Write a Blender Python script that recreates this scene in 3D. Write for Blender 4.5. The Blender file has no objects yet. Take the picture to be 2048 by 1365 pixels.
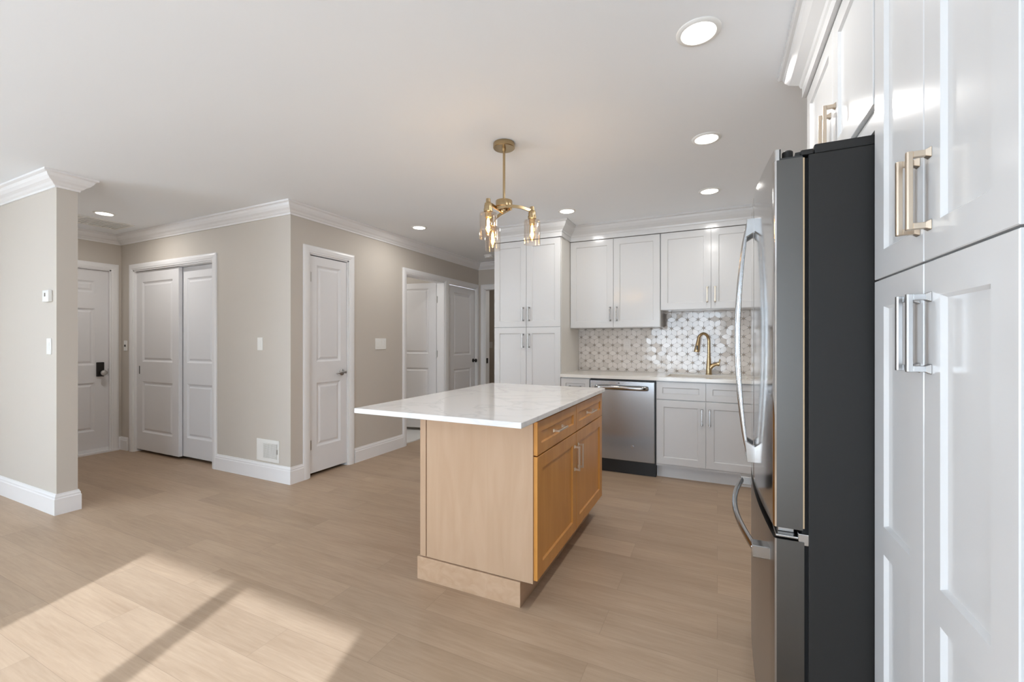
import bpy, bmesh, math, random
from mathutils import Vector, Matrix
random.seed(7)
C = bpy.context.scene.collection
S = bpy.context.scene
R = math.radians

# ------------------------------------------------------------------ camera, light, exposure
F_PX, YAW = 864.43, 0.443479
cam_d = bpy.data.cameras.new('camera'); cam = bpy.data.objects.new('camera', cam_d); C.objects.link(cam)
cam.location = (0, 0, 1.24); cam.rotation_euler = (R(90), 0, YAW)
cam_d.sensor_width = 36; cam_d.lens = F_PX / 2048 * 36; cam_d.shift_y = 0.0003; cam_d.clip_start = 0.02
S.camera = cam
S.view_settings.view_transform = 'Standard'; S.view_settings.look = 'None'
S.view_settings.gamma = 1; S.view_settings.use_curve_mapping = False
S.view_settings.exposure = 0.18
S.cycles.use_denoising = True
S.cycles.max_bounces = 14; S.cycles.diffuse_bounces = 8; S.cycles.glossy_bounces = 6
S.cycles.transparent_max_bounces = 16; S.cycles.sample_clamp_indirect = 6
S.cycles.caustics_reflective = False; S.cycles.caustics_refractive = False

SKY = 28.5
w = bpy.data.worlds.new('sky'); S.world = w; w.use_nodes = True
nt = w.node_tree; nt.nodes.clear()
tc = nt.nodes.new('ShaderNodeTexCoord'); sep = nt.nodes.new('ShaderNodeSeparateXYZ')
ramp = nt.nodes.new('ShaderNodeValToRGB'); mp = nt.nodes.new('ShaderNodeMapRange')
mp.inputs['From Min'].default_value = -1; mp.inputs['From Max'].default_value = 1
ramp.color_ramp.elements[0].position = .47; ramp.color_ramp.elements[0].color = (.77, .875, 1.02, 1)   # lower half brightened, added light sent up to the ceiling
ramp.color_ramp.elements[1].position = .53; ramp.color_ramp.elements[1].color = (.64, .76, .92, 1)
bg = nt.nodes.new('ShaderNodeBackground'); bg.inputs['Strength'].default_value = SKY
wo = nt.nodes.new('ShaderNodeOutputWorld'); L = nt.links.new
L(tc.outputs['Generated'], sep.inputs[0]); L(sep.outputs['Z'], mp.inputs['Value']); L(mp.outputs[0], ramp.inputs[0])
my = nt.nodes.new('ShaderNodeMapRange'); my.inputs['From Min'].default_value = -.9; my.inputs['From Max'].default_value = -.1      # world light shaped: dimmed toward the rear to calm the upper cabinets
my.inputs['To Min'].default_value = SKY*.36; my.inputs['To Max'].default_value = SKY
L(sep.outputs['Y'], my.inputs['Value']); L(my.outputs[0], bg.inputs['Strength'])
L(ramp.outputs[0], bg.inputs['Color']); L(bg.outputs[0], wo.inputs['Surface'])

sun_d = bpy.data.lights.new('sun', 'SUN'); sun = bpy.data.objects.new('sun', sun_d); C.objects.link(sun)
sun_d.energy = 6.6; sun_d.angle = R(.53); sun_d.color = (.93, 1, 1.14)
sun.location = (3, -8, 6)
sun.rotation_euler = Vector((-.345, 1, -.466)).to_track_quat('-Z', 'Y').to_euler()

def portal(name, loc, rot, sx, sy):
    d = bpy.data.lights.new(name, 'AREA'); d.shape = 'RECTANGLE'; d.size = sx; d.size_y = sy
    d.cycles.is_portal = True
    o = bpy.data.objects.new(name, d); C.objects.link(o); o.location = loc; o.rotation_euler = rot
H = 2.44                                # ceiling height
XL, XR, YB = -6.19, .95, -2.85          # left, right and rear wall faces
WIN = [('back', -1.590, .172, .0, 2.062), ('left', -2.78, -.85, .06, 2.28)]
for s, a, b, z0, z1 in WIN:
    if s == 'back': portal('window_portal', ((a+b)/2, YB-.10, (z0+z1)/2), (R(90), 0, R(0)), b-a, z1-z0)
    else: portal('window_portal', (XL-.10, (a+b)/2, (z0+z1)/2), (R(90), 0, R(-90)), b-a, z1-z0)

# ------------------------------------------------------------------ materials
def mat(name, col, rough=.5, metal=0, spec=None, **k):
    m = bpy.data.materials.new(name); m.use_nodes = True
    b = m.node_tree.nodes['Principled BSDF']
    b.inputs['Base Color'].default_value = (*col, 1); b.inputs['Roughness'].default_value = rough
    b.inputs['Metallic'].default_value = metal
    if spec is not None: b.inputs['Specular IOR Level'].default_value = spec
    for n, v in k.items(): b.inputs[n].default_value = v
    return m
def nodes(m): return m.node_tree.nodes, m.node_tree.links.new, m.node_tree.nodes['Principled BSDF']
def bump(m, scale, strength, dist=.002, stretch=(1, 1, 1)):
    N, K, b = nodes(m)
    t = N.new('ShaderNodeTexCoord'); mm = N.new('ShaderNodeMapping'); mm.inputs['Scale'].default_value = stretch
    n = N.new('ShaderNodeTexNoise'); n.inputs['Scale'].default_value = scale; n.inputs['Detail'].default_value = 3
    u = N.new('ShaderNodeBump'); u.inputs['Strength'].default_value = strength; u.inputs['Distance'].default_value = dist
    K(t.outputs['Object'], mm.inputs[0]); K(mm.outputs[0], n.inputs['Vector']); K(n.outputs[0], u.inputs['Height']); K(u.outputs[0], b.inputs['Normal'])
    return m
M = {}
M['wall'] = bump(mat('greige_paint', (.56, .52, .47), .6, spec=.3), 260, .12)
M['ceiling'] = bump(mat('ceiling_paint', (.845, .875, .91), .8, spec=.2), 180, .06)
M['trim'] = mat('white_trim_paint', (.80, .80, .81), .35)
M['door'] = bump(mat('white_door_paint', (.74, .74, .755), .4), 90, .05, .001, (12, 12, 1))
M['cab'] = mat('white_cabinet_lacquer', (.625, .625, .625), .15, spec=.3)
M['cabside'] = mat('cabinet_side_panel', (.70, .68, .64), .35)
M['gold'] = mat('champagne_bronze', (.64, .54, .43), .30, 1)
M['nickel'] = mat('nickel_grey_metal', (.46, .455, .45), .27, 1)  # grey metal of lever, drain, badge and the grey cabinet pulls
M['brass'] = mat('brushed_brass', (.46, .345, .20), .27, 1)
M['steel'] = mat('stainless_steel', (.52, .51, .50), .11, 1)
M['drawersteel'] = mat('brushed_drawer_steel', (.36, .355, .35), .30, 1)
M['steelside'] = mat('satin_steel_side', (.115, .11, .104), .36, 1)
M['chrome'] = mat('polished_steel', (.40, .40, .40), .17, 1)
M['darkchrome'] = mat('dark_steel', (.40, .40, .40), .18, 1)
M['charcoal'] = bump(mat('charcoal_case', (.020, .019, .018), .5, spec=.25), 500, .08)
M['black'] = mat('black_plastic', (.012, .012, .012), .4)
M['gap'] = mat('gasket_black', (.006, .006, .006), .9)  # black rubber of the refrigerator door gasket
M['outlet'] = mat('stone_coloured_outlet', (.66, .62, .58), .3)
M['plastic'] = mat('white_plastic', (.80, .80, .78), .35)
M['hinge'] = mat('satin_nickel_hinge', (.55, .54, .52), .35, 1)
M['bronze'] = mat('black_bronze', (.03, .027, .025), .35, .6)
M['quartz'] = mat('white_quartz', (.84, .84, .84), .08)
M['ivory'] = mat('ivory_counter', (.76, .735, .69), .12)
M['sink'] = mat('ivory_sink', (.66, .61, .53), .3)
M['bathtile'] = mat('white_bath_tile', (.75, .75, .74), .3)
M['tan'] = mat('tan_edge_reflection', (.45, .33, .2), .6)  # tan reflection along the refrigerator door edge, painted as a strip
M['grout'] = mat('warm_grout', (.32, .29, .265), .8)

# brushed steel front with vertical streaking
def brushed(m, an, rot):
    N, K, b = nodes(m)
    t = N.new('ShaderNodeCombineXYZ'); t.inputs['Z'].default_value = 1      # vertical brushing axis
    K(t.outputs[0], b.inputs['Tangent']); b.inputs['Anisotropic'].default_value = an; b.inputs['Anisotropic Rotation'].default_value = rot
M['dwsteel'] = mat('brushed_dishwasher_steel', (.455, .475, .495), .25, 1); brushed(M['dwsteel'], 1.0, 0.25)

# oak plank floor
m = M['floor'] = mat('oak_vinyl_plank', (.4, .3, .2), .42, spec=.35); N, K, b = nodes(m)
t = N.new('ShaderNodeTexCoord'); br = N.new('ShaderNodeTexBrick')
br.offset = .37; br.offset_frequency = 2
for k, v in dict(Scale=1, **{'Mortar Size': .0006, 'Mortar Smooth': .3, 'Bias': 0, 'Brick Width': 1.22, 'Row Height': .181}).items(): br.inputs[k].default_value = v
br.inputs['Color1'].default_value = (0, 0, 0, 1); br.inputs['Color2'].default_value = (1, 1, 1, 1); br.inputs['Mortar'].default_value = (.5, .5, .5, 1)
K(t.outputs['Object'], br.inputs['Vector'])
mm = N.new('ShaderNodeMapping'); mm.inputs['Scale'].default_value = (1.6, 24, 1); K(t.outputs['Object'], mm.inputs[0])
g = N.new('ShaderNodeTexNoise'); g.noise_dimensions = '4D'; g.inputs['Scale'].default_value = 3.4; g.inputs['Detail'].default_value = 6; g.inputs['Roughness'].default_value = .62; g.inputs['Distortion'].default_value = .5
K(mm.outputs[0], g.inputs['Vector'])
mw = N.new('ShaderNodeMath'); mw.operation = 'MULTIPLY'; mw.inputs[1].default_value = 40; K(br.outputs['Color'], mw.inputs[0]); K(mw.outputs[0], g.inputs['W'])
m2 = N.new('ShaderNodeMapping'); m2.inputs['Scale'].default_value = (.55, 4.0, 1); K(t.outputs['Object'], m2.inputs[0])
g2 = N.new('ShaderNodeTexNoise'); g2.noise_dimensions = '4D'; g2.inputs['Scale'].default_value = 2.2; g2.inputs['Detail'].default_value = 3; K(m2.outputs[0], g2.inputs['Vector']); K(mw.outputs[0], g2.inputs['W'])
cr = N.new('ShaderNodeValToRGB'); cr.color_ramp.elements[0].position = .32; cr.color_ramp.elements[1].position = .68
cr.color_ramp.elements[0].color = (.345, .245, .165, 1); cr.color_ramp.elements[1].color = (.47, .352, .25, 1)
mxg = N.new('ShaderNodeMix'); mxg.data_type = 'FLOAT'; mxg.inputs[0].default_value = .5; K(g.outputs[0], mxg.inputs[2]); K(g2.outputs[0], mxg.inputs[3]); K(mxg.outputs[0], cr.inputs[0])
hv = N.new('ShaderNodeHueSaturation'); K(cr.outputs[0], hv.inputs['Color'])
mr = N.new('ShaderNodeMapRange'); mr.inputs['To Min'].default_value = .94; mr.inputs['To Max'].default_value = 1.06; K(br.outputs['Color'], mr.inputs[0]); K(mr.outputs[0], hv.inputs['Value'])
dk = N.new('ShaderNodeMix'); dk.data_type = 'RGBA'; dk.inputs[7].default_value = (.25, .18, .13, 1); K(br.outputs['Fac'], dk.inputs[0]); K(hv.outputs[0], dk.inputs[6])
K(dk.outputs[2], b.inputs['Base Color'])
bu = N.new('ShaderNodeBump'); bu.inputs['Strength'].default_value = .12; bu.inputs['Distance'].default_value = .001; K(g.outputs[0], bu.inputs['Height']); K(bu.outputs[0], b.inputs['Normal'])

def wood(name, c0, c1, rough, stretch):
    m = mat(name, c0, rough); N, K, b = nodes(m)
    t = N.new('ShaderNodeTexCoord'); mm = N.new('ShaderNodeMapping'); mm.inputs['Scale'].default_value = stretch; K(t.outputs['Object'], mm.inputs[0])
    n = N.new('ShaderNodeTexNoise'); n.inputs['Scale'].default_value = 2.6; n.inputs['Detail'].default_value = 7; n.inputs['Distortion'].default_value = .9; K(mm.outputs[0], n.inputs['Vector'])
    c = N.new('ShaderNodeValToRGB'); c.color_ramp.elements[0].position = .3; c.color_ramp.elements[1].position = .7
    c.color_ramp.elements[0].color = (*c0, 1); c.color_ramp.elements[1].color = (*c1, 1); K(n.outputs[0], c.inputs[0]); K(c.outputs[0], b.inputs['Base Color'])
    return m
M['maple'] = wood('maple_stain_warm_lit', (.56, .245, .05), (.63, .295, .07), .30, (6, 6, .8))  # door maple deepened, warm kitchen light put into its colour
M['maplev'] = wood('maple_veneer_glare', (.48, .325, .21), (.525, .365, .245), .34, (6, 6, .8))  # end panel maple paled, glare on it put into the colour
M['mapleh'] = wood('maple_plinth_glare', (.47, .315, .20), (.55, .385, .26), .32, (.8, 6, 9))  # plinth paled like the end panel, light held in its colour

# quartz veins
m = M['quartz']; N, K, b = nodes(m)
t = N.new('ShaderNodeTexCoord'); n = N.new('ShaderNodeTexNoise'); n.inputs['Scale'].default_value = 1.7; n.inputs['Detail'].default_value = 8; n.inputs['Distortion'].default_value = 1.6
c = N.new('ShaderNodeValToRGB'); e = c.color_ramp.elements
e[0].position = .47; e[0].color = (.84, .84, .84, 1); e[1].position = .5; e[1].color = (.74, .74, .75, 1)
x = e.new(.53); x.color = (.84, .84, .84, 1)
K(t.outputs['Object'], n.inputs['Vector']); K(n.outputs[0], c.inputs[0]); K(c.outputs[0], b.inputs['Base Color'])

# marble tiles: each tile its own tone
def tile_mat(name, c0, c1, rough):
    m = mat(name, c0, rough); N, K, b = nodes(m)
    g = N.new('ShaderNodeNewGeometry'); c = N.new('ShaderNodeValToRGB')
    c.color_ramp.elements[0].color = (*c0, 1); c.color_ramp.elements[1].color = (*c1, 1)
    K(g.outputs['Random Per Island'], c.inputs[0]); K(c.outputs[0], b.inputs['Base Color']); return m
M['tile'] = tile_mat('marble_petal_tile', (.64, .595, .55), (.76, .715, .675), .08)
M['dot'] = tile_mat('tan_stone_dot', (.36, .29, .23), (.47, .39, .32), .25)

def clear_glass(name, tint, gloss):
    m = bpy.data.materials.new(name); m.use_nodes = True; n = m.node_tree.nodes; k = m.node_tree.links.new; n.clear()
    o = n.new('ShaderNodeOutputMaterial'); mx = n.new('ShaderNodeMixShader'); tr = n.new('ShaderNodeBsdfTransparent'); gl = n.new('ShaderNodeBsdfGlossy')
    fr = n.new('ShaderNodeLayerWeight'); fr.inputs['Blend'].default_value = gloss
    tr.inputs['Color'].default_value = (*tint, 1); gl.inputs['Roughness'].default_value = .03
    k(fr.outputs['Facing'], mx.inputs[0]); k(tr.outputs[0], mx.inputs[1]); k(gl.outputs[0], mx.inputs[2]); k(mx.outputs[0], o.inputs[0]); return m
M['pane'] = clear_glass('window_glass', (.97, .98, .97), .06)
M['shade'] = clear_glass('blush_tinted_glass', (.985, .96, .935), .10)
def emit(name, col, s):
    m = bpy.data.materials.new(name); m.use_nodes = True; b = m.node_tree.nodes['Principled BSDF']
    b.inputs['Base Color'].default_value = (.8, .8, .8, 1); b.inputs['Emission Color'].default_value = (*col, 1); b.inputs['Emission Strength'].default_value = s; return m
M['led'] = emit('led_diffuser', (1, .95, .86), 6)
M['filament'] = emit('warm_filament', (1, .62, .22), 60)
M['bulb'] = clear_glass('amber_bulb_glass', (1, .90, .70), .08)

# ------------------------------------------------------------------ mesh helpers
def bx(bm, x0, x1, y0, y1, z0, z1, mi=0):
    v = [bm.verts.new((x, y, z)) for x in (x0, x1) for y in (y0, y1) for z in (z0, z1)]
    for f in ((0, 1, 3, 2), (4, 6, 7, 5), (0, 4, 5, 1), (2, 3, 7, 6), (0, 2, 6, 4), (1, 5, 7, 3)):
        bm.faces.new([v[i] for i in f]).material_index = mi
def prism(bm, pts, a0, a1, axis='z', mi=0):
    def p3(p, a): return (p[0], p[1], a) if axis == 'z' else (p[0], a, p[1]) if axis == 'y' else (a, p[0], p[1])
    A = [bm.verts.new(p3(p, a0)) for p in pts]; B = [bm.verts.new(p3(p, a1)) for p in pts]; n = len(pts)
    for q in (A, B): bm.faces.new(q).material_index = mi
    for i in range(n): bm.faces.new((A[i], A[(i+1) % n], B[(i+1) % n], B[i])).material_index = mi
def lathe(bm, prof, n=32, c=(0, 0, 0), axis='z', caps=True):
    rings = []
    for r, h in prof:
        rg = []
        for i in range(n):
            a = 2*math.pi*i/n; u, v = r*math.cos(a), r*math.sin(a)
            p = (u, v, h) if axis == 'z' else (u, h, v) if axis == 'y' else (h, u, v)
            rg.append(bm.verts.new((p[0]+c[0], p[1]+c[1], p[2]+c[2])))
        rings.append(rg)
    for A, B in zip(rings, rings[1:]):
        for i in range(n): bm.faces.new((A[i], A[(i+1) % n], B[(i+1) % n], B[i])).smooth = True
    if caps: bm.faces.new(rings[0]); bm.faces.new(rings[-1])
def tube(bm, pts, rad, n=12, sq=(1, 1), up=None):
    pts = [Vector(p) for p in pts]; rad = rad if isinstance(rad, (list, tuple)) else [rad]*len(pts); rings = []; prev = None
    for i, p in enumerate(pts):
        d = (pts[min(i+1, len(pts)-1)] - pts[max(i-1, 0)]).normalized()
        if up is not None: s = d.cross(Vector(up)).normalized()
        elif prev is None: s = d.orthogonal().normalized()
        else: s = (prev - d*prev.dot(d)).normalized()
        prev = s; q = d.cross(s).normalized()
        rings.append([bm.verts.new(p + s*math.cos(2*math.pi*(k+.5)/n)*rad[i]*sq[0] + q*math.sin(2*math.pi*(k+.5)/n)*rad[i]*sq[1]) for k in range(n)])
    for A, B in zip(rings, rings[1:]):
        for k in range(n): bm.faces.new((A[k], A[(k+1) % n], B[(k+1) % n], B[k])).smooth = n > 6
    bm.faces.new(rings[0]); bm.faces.new(rings[-1])
def sweep(bm, path, prof, to3=lambda p, q, r: (p, q, r)):
    """run a closed profile (outward offset, third axis) along a mitred polyline; outward is the left of the path"""
    P = [Vector(p) for p in path]; rings = []
    for i, p in enumerate(P):
        nrm = []
        if i: d = (P[i]-P[i-1]).normalized(); nrm.append(Vector((-d.y, d.x)))
        if i < len(P)-1: d = (P[i+1]-P[i]).normalized(); nrm.append(Vector((-d.y, d.x)))
        n = sum(nrm, Vector((0, 0))).normalized(); k = 1/n.dot(nrm[0])
        rings.append([bm.verts.new(to3(*(p+n*o*k), r)) for o, r in prof])
    m = len(prof)
    for A, B in zip(rings, rings[1:]):
        for j in range(m): bm.faces.new((A[j], A[(j+1) % m], B[(j+1) % m], B[j]))
    bm.faces.new(rings[0]); bm.faces.new(rings[-1])
def panel(bm, w, h, openings, prof, t=.019, x0=0, z0=0, e=.0015):
    """framed door leaf: front at y=0 facing -y; each opening (u0,u1,v0,v1) steps through prof (inset, depth)"""
    us = sorted({e, w-e, *[o[0] for o in openings], *[o[1] for o in openings]}); vs = sorted({e, h-e, *[o[2] for o in openings], *[o[3] for o in openings]})
    cache = {}
    def V(x, y, z):
        k = (round(x, 5), round(y, 5), round(z, 5))
        if k not in cache: cache[k] = bm.verts.new((x+x0, y, z+z0))
        return cache[k]
    for a, b in zip(us, us[1:]):
        for c, d in zip(vs, vs[1:]):
            if any(o[0]-1e-6 <= a and b <= o[1]+1e-6 and o[2]-1e-6 <= c and d <= o[3]+1e-6 for o in openings): continue
            bm.faces.new((V(a, 0, c), V(b, 0, c), V(b, 0, d), V(a, 0, d)))
    def ringq(R0, R1):
        for i in range(4): bm.faces.new((R0[i], R0[(i+1) % 4], R1[(i+1) % 4], R1[i]))
    def rect(a, b, c, d, y): return [V(a, y, c), V(b, y, c), V(b, y, d), V(a, y, d)]
    for a, b, c, d in openings:
        prev = rect(a, b, c, d, 0)
        for ins, dep in prof:
            if ins == 0 and dep == 0: continue
            cur = rect(a+ins, b-ins, c+ins, d-ins, dep); ringq(prev, cur); prev = cur
        bm.faces.new(prev)
    r0 = rect(e, w-e, e, h-e, 0); r1 = rect(0, w, 0, h, e); r2 = rect(0, w, 0, h, t)
    ringq(r0, r1); ringq(r1, r2); bm.faces.new(r2)
SHAKER = [(.0015, .0), (.007, .008)]
MOULD = [(.004, .004), (.017, .013), (.025, .013), (.043, .004)]

def obj(name, bm, m, parent=None, loc=(0, 0, 0), rot=(0, 0, 0), bevel=0, seg=2, smooth=False):
    bmesh.ops.recalc_face_normals(bm, faces=bm.faces)
    for e in bm.edges:
        if len(e.link_faces) == 2 and e.calc_face_angle(0) > R(38): e.smooth = False
    me = bpy.data.meshes.new(name); bm.to_mesh(me); bm.free()
    o = bpy.data.objects.new(name, me); C.objects.link(o)
    for x in (m if isinstance(m, (list, tuple)) else [m]): me.materials.append(M[x] if isinstance(x, str) else x)
    o.location = loc; o.rotation_euler = rot
    if parent: o.parent = parent
    if bevel:
        b = o.modifiers.new('edge', 'BEVEL'); b.width = bevel; b.segments = seg; b.limit_method = 'ANGLE'; b.angle_limit = R(40)
    if smooth:
        for p in me.polygons: p.use_smooth = True
    return o
def tag(o, label, cat, group=None, kind=None):
    o['label'] = label; o['category'] = cat
    if group: o['group'] = group
    if kind: o['kind'] = kind
    return o
def thing(name, label, cat, loc=(0, 0, 0), rz=0, group=None, kind=None):
    o = bpy.data.objects.new(name, None); o.empty_display_size = .1; C.objects.link(o); o.location = loc; o.rotation_euler = (0, 0, rz)
    return tag(o, label, cat, group, kind)
def nb(): return bmesh.new()
def boxes(*bs):
    bm = nb()
    for b in bs: bx(bm, *b)
    return bm
def structure(name, bm, m, label, cat, **k): return tag(obj(name, bm, m, **k), label, cat, kind='structure')

# ------------------------------------------------------------------ room shell
T = .12
YC, XC, YE, YK = 2.56, -3.34, 5.82, 4.72      # closet wall, hall wall, hall end wall, kitchen back wall
SX, SY0, SY1 = -4.262, 1.392, 1.506           # stub wall
structure('floor', boxes((XL-T, XR+T, YB-T, 7.5, -.1, 0)), 'floor', 'light oak plank floor running through the whole room', 'floor')
structure('ceiling', boxes((XL-T, XR+T, YB-T, 7.5, H, H+.1)), 'ceiling', 'smooth white ceiling over kitchen and living area', 'ceiling')
# rear wall (behind the camera) with the sliding door and a window
w0 = WIN[0]
structure('wall_rear', boxes((XL-T, w0[1], YB-T, YB, 0, H), (w0[2], XR+T, YB-T, YB, 0, H), (w0[1], w0[2], YB-T, YB, w0[4], H)), 'wall', 'greige living room wall with the sliding glass door', 'wall')
DF0, DF1, DFZ = 1.558, 2.468, 2.045           # front door opening
w2 = WIN[1]
structure('wall_left', boxes((XL-T, XL, YB, w2[1], 0, H), (XL-T, XL, w2[2], DF0, 0, H), (XL-T, XL, DF1, 3.3, 0, H), (XL-T, XL, w2[1], w2[2], 0, w2[3]),
    (XL-T, XL, w2[1], w2[2], w2[4], H), (XL-T, XL, DF0, DF1, DFZ, H)), 'wall', 'greige wall around the white front door at the end of the foyer', 'wall')
structure('wall_right', boxes((XR, XR+T, YB, YK+T, 0, H)), 'wall', 'greige wall behind the refrigerator and tall pantry', 'wall')
structure('wall_stub', boxes((XL, SX, SY0, SY1, 0, H)), 'wall', 'short greige partition wall carrying the thermostat', 'wall')
CL0, CL1, CLZ = -5.922, -4.448, 2.035         # sliding closet opening
structure('wall_closet', boxes((XL, CL0, YC, YC+T, 0, H), (CL1, XC-T, YC, YC+T, 0, H), (CL0, CL1, YC, YC+T, CLZ, H)), 'wall', 'greige wall around the sliding closet doors with floor register', 'wall')
PD0, PD1, DZ = 2.748, 3.212, 2.045            # narrow door
BD0, BD1 = 4.098, 4.900                       # bathroom doorway
LD0, LD1 = 5.000, 5.752                       # hall closet door
structure('wall_hall', boxes((XC-T, XC, YC, PD0, 0, H), (XC-T, XC, PD1, BD0, 0, H), (XC-T, XC, BD1, LD0, 0, H), (XC-T, XC, LD1, YE+T, 0, H),
    (XC-T, XC, PD0, PD1, DZ, H), (XC-T, XC, BD0, BD1, DZ, H), (XC-T, XC, LD0, LD1, DZ, H)), 'wall', 'long greige hall wall with three white doors', 'wall')
ED0, ED1 = -3.225, -2.42
structure('wall_end', boxes((XC, ED0, YE, YE+T, 0, H), (ED1, -2.04, YE, YE+T, 0, H), (ED0, ED1, YE, YE+T, DZ, H)), 'wall', 'short greige wall at the far end of the hall', 'wall')
structure('wall_back', boxes((-2.16, XR, YK, YK+T, 0, H)), 'wall', 'kitchen back wall behind the white cabinets', 'wall')
structure('wall_passage', boxes((-2.16, -2.04, YK+T, YE, 0, H)), 'wall', 'greige hall wall behind the tall white cabinet', 'wall')
# closed rooms behind the doors
structure('wall_bedroom', boxes((-5.1, -1.2, 7.3, 7.42, 0, H), (-5.22, -5.1, YE+T, 7.42, 0, H), (-1.2, -1.08, YE+T, 7.42, 0, H), (-5.1, XC-T, YE, YE+T, 0, H), (-2.04, -1.08, YE, YE+T, 0, H)), 'wall', 'dim greige bedroom wall seen through the end doorway', 'wall')
structure('wall_bathroom', boxes((-5.6, XC-T, 5.0-.06, 5.0, 0, H), (-5.72, -5.6, 3.3, 5.0, 0, H), (-5.6, XC-T, 3.3, 3.36, 0, H)), 'wall', 'grey bathroom wall above the open white door', 'wall')
structure('wall_closet_back', boxes((XL, XC-T, 3.22, 3.28, 0, H)), 'wall', 'dark back of the closets behind the greige walls', 'wall')
structure('floor_bathroom', boxes((-5.6, XC-.05, 3.36, 4.94, -.02, .012)), 'bathtile', 'white tiled bathroom floor beyond the open door', 'floor')

# windows behind the camera
def window(n, side, a, b, z0, z1, mull, label, cat):
    rz = 0 if side == 'back' else R(-90)
    # viewed from inside: local x along the wall, y towards the outside
    loc = ((a+b)/2, YB-.06, 0) if side == 'back' else (XL-.06, (a+b)/2, 0)
    rz = R(180) if side == 'back' else R(90)
    t = thing(n, label, cat, loc, rz, kind='structure'); W = b-a; f = .05
    obj('window_frame', boxes((-W/2, -W/2+f, -.04, .04, z0, z1), (W/2-f, W/2, -.04, .04, z0, z1), (-W/2+f, W/2-f, -.04, .04, z1-f, z1), (-W/2+f, W/2-f, -.04, .04, z0, z0+f), *[(x-.047, x+.047, -.03, .03, z0+f, z1-f) for x in mull]), 'trim', t)
    ed = [-W/2+f, *[x for x in mull], W/2-f]
    for p, q in zip(ed, ed[1:]):
        obj('pane', boxes((p+(.047 if p in mull else 0), q-(.047 if q in mull else 0), -.003, .003, z0+f, z1-f)), 'pane', t)
window('window_1', 'back', *WIN[0][1:], [0.0], 'white framed sliding glass door letting in the sun', 'glass door')
window('added_window_2', 'left', *WIN[1][1:], [-.4, .4], 'added unseen three pane window bringing daylight to the living room', 'window')  # unseen window added so more daylight enters the room

# crown, baseboards, casings
WCROWN = [(0, 2.34), (.010, 2.34), (.013, 2.352), (.024, 2.36), (.034, 2.372), (.052, 2.384), (.066, 2.402), (.074, 2.420), (.084, 2.424), (.09, 2.428), (.09, H), (0, H)]
bm = nb(); sweep(bm, [(-2.16, YE), (XC, YE), (XC, YC), (XL, YC), (XL, SY1), (SX, SY1), (SX, SY0), (XL, SY0), (XL, YB), (XR, YB), (XR, .735)], WCROWN)
structure('trim_1', bm, 'trim', 'white crown moulding along the greige walls', 'crown moulding')
KC = [(0, 2.288), (.016, 2.288), (.016, 2.330), (.022, 2.336), (.026, 2.350), (.036, 2.358), (.058, 2.376), (.074, 2.398), (.080, 2.416), (.090, 2.420), (.096, 2.426), (.096, H), (0, H)]
bm = nb(); sweep(bm, [(XR, 4.402), (-1.412, 4.402), (-1.412, 4.106), (-2.161, 4.106), (-2.161, YK)], KC)
structure('trim_2', bm, 'cab', 'white stepped crown above the back wall cabinets', 'crown moulding')
bm = nb(); sweep(bm, [(.346, .745), (.346, 2.205), (.94, 2.205)], KC)
structure('trim_3', bm, 'cab', 'white crown above the refrigerator and tall pantry', 'crown moulding')
BB = [(0, 0), (.016, 0), (.016, .112), (.0125, .118), (.0125, .130), (.008, .138), (.006, .148), (0, .148)]
def base(n, path, label): bm = nb(); sweep(bm, path, BB); structure(n, bm, 'trim', label, 'baseboard')
base('baseboard_hall', [(XC, 4.034), (XC, 3.285)], 'white baseboard between the narrow door and bathroom doorway')
base('baseboard_corner', [(XC, 2.681), (XC, YC), (-4.384, YC)], 'white baseboard wrapping the corner under the floor register')
base('baseboard_foyer', [(-6.03, YC), (XL, YC), (XL, 2.535)], 'small white baseboard in the foyer corner')
base('baseboard_stub', [(XL, SY1), (SX, SY1), (SX, SY0), (XL, SY0), (XL, YB)], 'white baseboard wrapping the partition wall')
base('baseboard_rear', [(WIN[0][2]+.06, YB), (XR, YB), (XR, .73)], 'white baseboard beside the sliding glass door')
CAS = [(0, 0), (0, .010), (.012, .012), (.018, .016), (.045, .018), (.058, .016), (.066, .012), (.066, 0)]
def casing(bm, a, b, z, to3, z0=0): sweep(bm, [(a, z0), (a, z), (b, z), (b, z0)], CAS, to3)
onC = lambda p, q, r: (XC+r, p, q)
onB = lambda p, q, r: (p, YC-r, q)
onE = lambda p, q, r: (p, YE-r, q)
onF = lambda p, q, r: (XL+r, p, q)
def jamb(bm, a, b, z, lo, hi, ax):
    # lining of an opening between depth lo and hi
    if ax == 'x':
        for q in ((a, a+.012, lo, hi, 0, z), (b-.012, b, lo, hi, 0, z), (a, b, lo, hi, z-.012, z)): bx(bm, q[0], q[1], q[2], q[3], q[4], q[5])
    else:
        for q in ((a, a+.012, 0, z), (b-.012, b, 0, z), (a, b, z-.012, z)): bx(bm, lo, hi, q[0], q[1], q[2], q[3])
bm = nb(); casing(bm, CL0, CL1, CLZ, onB); jamb(bm, CL0, CL1, CLZ, YC, YC+T, 'x'); structure('trim_4', bm, 'trim', 'white casing around the sliding closet doors', 'door casing')
bm = nb(); casing(bm, PD0, PD1, DZ, onC); jamb(bm, PD0, PD1, DZ, XC-T, XC, 'y'); structure('trim_5', bm, 'trim', 'white casing around the narrow door at the corner', 'door casing')
bm = nb(); casing(bm, BD0, BD1, DZ, onC); jamb(bm, BD0, BD1, DZ, XC-T, XC, 'y'); structure('trim_6', bm, 'trim', 'white casing around the bathroom doorway', 'door casing')
bm = nb(); casing(bm, LD0, LD1, DZ, onC); jamb(bm, LD0, LD1, DZ, XC-T, XC, 'y'); structure('trim_7', bm, 'trim', 'white casing around the hall closet door', 'door casing')
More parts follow.
